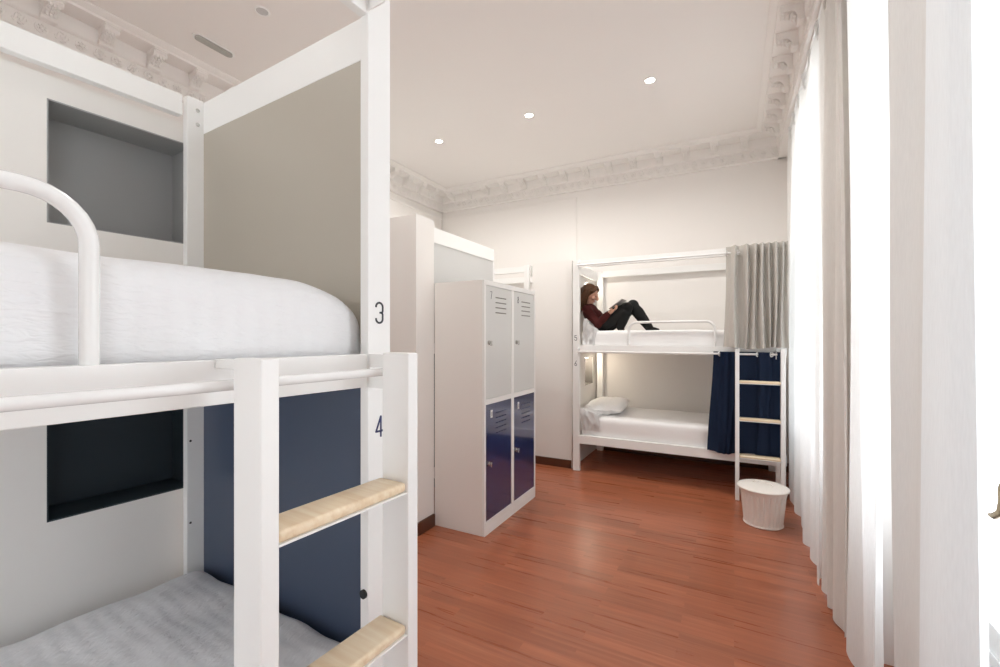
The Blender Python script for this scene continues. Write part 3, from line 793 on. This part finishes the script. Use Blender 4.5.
def arms(mb, g, cuff=1.0):
    for s, e, h in ((shN, elN, haN), (shF, elF, haF)):
        c = e.lerp(h, cuff)
        limb(mb, [s, s.lerp(e, .5), e, e.lerp(c, .5), c], [.045 + g, .040 + g, .034 + g, .031 + g, .022 + g])
# body
B = MB(); trunk(B, 0); legs(B, 0); arms(B, 0, .93)
limb(B, [chest.lerp(neck, .5), neck, head + Vector((-.012, 0, -.055))], [.055, .036, .036])
tilt = Matrix.Rotation(.30, 3, 'Y')
def hd(x, y, z): return head + tilt @ (Vector((x, y, z)) * 1.08)
B.ball(hd(0, 0, .012), .078, 1.08, .90, 1.10, 24, 18, tilt)            # skull
B.ball(hd(.022, 0, -.045), .055, .95, .88, 1.15, 20, 14, tilt)         # jaw
B.ball(hd(.052, 0, -.088), .020, 1, 1, .9, 12, 8)                      # chin
B.tube([hd(.078, 0, .008), hd(.092, 0, -.014), hd(.098, 0, -.030)], [.009, .011, .013], 10); B.ball(hd(.094, 0, -.033), .0125, u=10, v=8)   # nose
for q in (-1, 1):
    B.ball(hd(.070, q * .026, .016), .016, .7, 1.2, .7, 10, 8)         # brow
    B.ball(hd(.060, q * .040, -.025), .022, .9, .8, 1, 10, 8)          # cheek
    B.ball(hd(-.004, q * .072, -.008), .018, .8, .35, 1.3, 10, 8)      # ear
# feet
for a, d in ((anN, -1), (anF, 1)):
    f = Vector((.1, .99, 0)) if d < 0 else Vector((.97, .2, 0))
    limb(B, [a + Vector((0, 0, -.012)), a + f * .05 + Vector((0, 0, -.020)), a + f * .085 + Vector((0, 0, -.024))], [.026, .020, .013])
# hands: palm, four fingers and thumb curled round the tablet edges
def hand(mb, w, side):
    d = Vector((.80, -side * .20, .52)).normalized(); nrm = Vector((-.52, 0, .80)); lat = d.cross(nrm).normalized() * side
    p = w + d * .038
    mb.ball(p, .026, 1.2, .9, .55, 14, 10, Matrix.Rotation(-.58, 3, 'Y'))
    limb(mb, [w, p], [.020, .021])
    for k, ln in enumerate((.062, .070, .066, .052)):
        off = lat * ((k - 1.5) * .0125); a0 = p + d * .022 + off
        a1 = a0 + d * ln * .42 - nrm * .004; a2 = a1 + d * ln * .32 + nrm * .008; a3 = a2 + d * ln * .14 + nrm * .018
        limb(mb, [a0 - d * .012, a0, a1, a2, a3], [.0085, .0083, .0078, .0070, .0060], 8)
    t0 = p - d * .012 + lat * .024; limb(mb, [t0 - lat * .008, t0, t0 + d * .022 + nrm * .014 + lat * .004, t0 + d * .042 + nrm * .024 - lat * .002], [.011, .0105, .009, .007], 8)
hand(B, haN, 1); hand(B, haF, -1)
P = bake(B, 'person', SKIN, .0052, 3, None, PL)
tag(P, 'person in maroon sweater and black trousers reading with knees up on the far bunk', 'person')
S = MB(); trunk(S, .010); arms(S, .010, .88)
limb(S, [chest.lerp(neck, .3), chest.lerp(neck, .75)], [.070, .052])
for e, r in ((elN, .046), (elF, .046)): S.ball(e, r, u=12, v=8)
bake(S, 'sweater', KNIT, .007, 2, P, PL)
T = MB(); legs(T, .008)
Sk = MB()
for a, d in ((anN, -1), (anF, 1)):
    f = Vector((.1, .99, 0)) if d < 0 else Vector((.97, .2, 0))
    limb(Sk, [a + Vector((0, 0, .02)), a + Vector((0, 0, -.010)), a + f * .05 + Vector((0, 0, -.018)), a + f * .09 + Vector((0, 0, -.022))], [.030, .031, .025, .017])
for v in Sk.bm.verts: v.co.z = max(v.co.z, 1.462)
bake(Sk, 'socks', PANTS, .007, 2, P, PL)
T.bm.faces.ensure_lookup_table(); T.ball(hip + Vector((.01, 0, -.012)), .090, 1.05, 1.5, .85, 20, 14)
for v in T.bm.verts: v.co.z = max(v.co.z, 1.464)
bake(T, 'trousers', PANTS, .007, 2, P, PL)
Hh = MB()
Hh.ball(hd(-.016, 0, .026), .086, 1.06, .95, 1.08, 24, 16, tilt)
Hh.ball(hd(-.045, 0, -.03), .070, .85, 1.05, 1.35, 20, 14)
for q in (-1, 1):
    limb(Hh, [hd(.015, q * .062, .055), hd(.000, q * .078, .0), hd(-.004, q * .080, -.06), hd(.000, q * .074, -.115), hd(.012, q * .066, -.155)], [.022, .024, .026, .024, .012], 10)
    limb(Hh, [hd(-.03, q * .065, .03), hd(-.04, q * .080, -.05), hd(-.035, q * .075, -.13), hd(-.02, q * .07, -.185)], [.03, .032, .030, .016], 10)
    limb(Hh, [hd(.050, q * .012, .088), hd(.060, q * .040, .066), hd(.040, q * .066, .035)], [.016, .018, .018], 10)
limb(Hh, [hd(-.07, 0, .02), hd(-.085, 0, -.08), hd(-.07, 0, -.16)], [.05, .05, .028], 12)
bake(Hh, 'hair', HAIR, .006, 1, P, PL)
for q in (-1, 1):
    Ey = MB(); Ey.ball(hd(.0745, q * .027, -.002), .0085, .6, 1.2, .55, 10, 6)
    o = Ey.build('eye', EYE, None, True, loc=PL); o.parent = P; o.location = (0, 0, 0)
Lp = MB(); Lp.ball(hd(.076, 0, -.060), .011, .55, 1.7, .55, 12, 8); o = Lp.build('lips', LIP, None, True, loc=PL); o.parent = P; o.location = (0, 0, 0)
# tablet held on the thighs
td = Vector((.80, 0, .60)).normalized(); tn = Vector((-.60, 0, .80))
tc_ = Vector((-1.110, PY, 1.752)); RM = Matrix((td, Vector((0, 1, 0)), tn)).transposed()
tb = MB(lambda x, y, z: RM @ Vector((x, y, z))); tb.box(-.085, .085, -.12, .12, -.005, .004, .003)
T_ = tb.build('tablet', TABLET, None, True); T_.location = tc_
tag(T_, 'thin grey tablet propped on the thighs of the reading person', 'tablet')
tb = MB(lambda x, y, z: RM @ Vector((x, y, z))); tb.box(-.078, .078, -.112, .112, .0041, .0047); tb.build('screen', SCREEN, T_)

# ------------------------------------------------------------------ light and camera
sc = bpy.context.scene
w = bpy.data.worlds.new('overcast_sky'); sc.world = w; w.use_nodes = True
nt = w.node_tree; bg = nt.nodes['Background']; bg.inputs['Strength'].default_value = 1.0
tc = nt.nodes.new('ShaderNodeTexCoord'); sx = nt.nodes.new('ShaderNodeSeparateXYZ'); rp = nt.nodes.new('ShaderNodeValToRGB')
mr = nt.nodes.new('ShaderNodeMapRange'); mr.inputs['From Min'].default_value = -1; mr.inputs['From Max'].default_value = 1
nt.links.new(tc.outputs['Generated'], sx.inputs[0]); nt.links.new(sx.outputs['Z'], mr.inputs['Value']); nt.links.new(mr.outputs[0], rp.inputs[0])
rp.color_ramp.elements[0].position = .40; rp.color_ramp.elements[0].color = (3.35, 3.5, 3.6, 1)   # lower half made brighter than the sky, added to lift the ceiling
rp.color_ramp.elements[1].position = .60; rp.color_ramp.elements[1].color = (2.25, 2.42, 2.6, 1)   # bright overcast sky
nt.links.new(rp.outputs[0], bg.inputs['Color'])
cam = bpy.data.cameras.new('camera'); co = bpy.data.objects.new('camera', cam); col.objects.link(co)
cam.sensor_width = 36; cam.lens = 440 / 1000 * 36; cam.shift_y = .0045; cam.clip_start = .02
co.location = (0, 0, H); co.rotation_euler = (PI / 2, 0, YAW); sc.camera = co
sc.view_settings.view_transform = 'Standard'; sc.view_settings.look = 'None'; sc.view_settings.gamma = 1; sc.view_settings.exposure = 0.46
sc.view_settings.use_curve_mapping = False
sc.cycles.max_bounces = 12; sc.cycles.diffuse_bounces = 8; sc.cycles.transparent_max_bounces = 12
sc.cycles.use_denoising = True
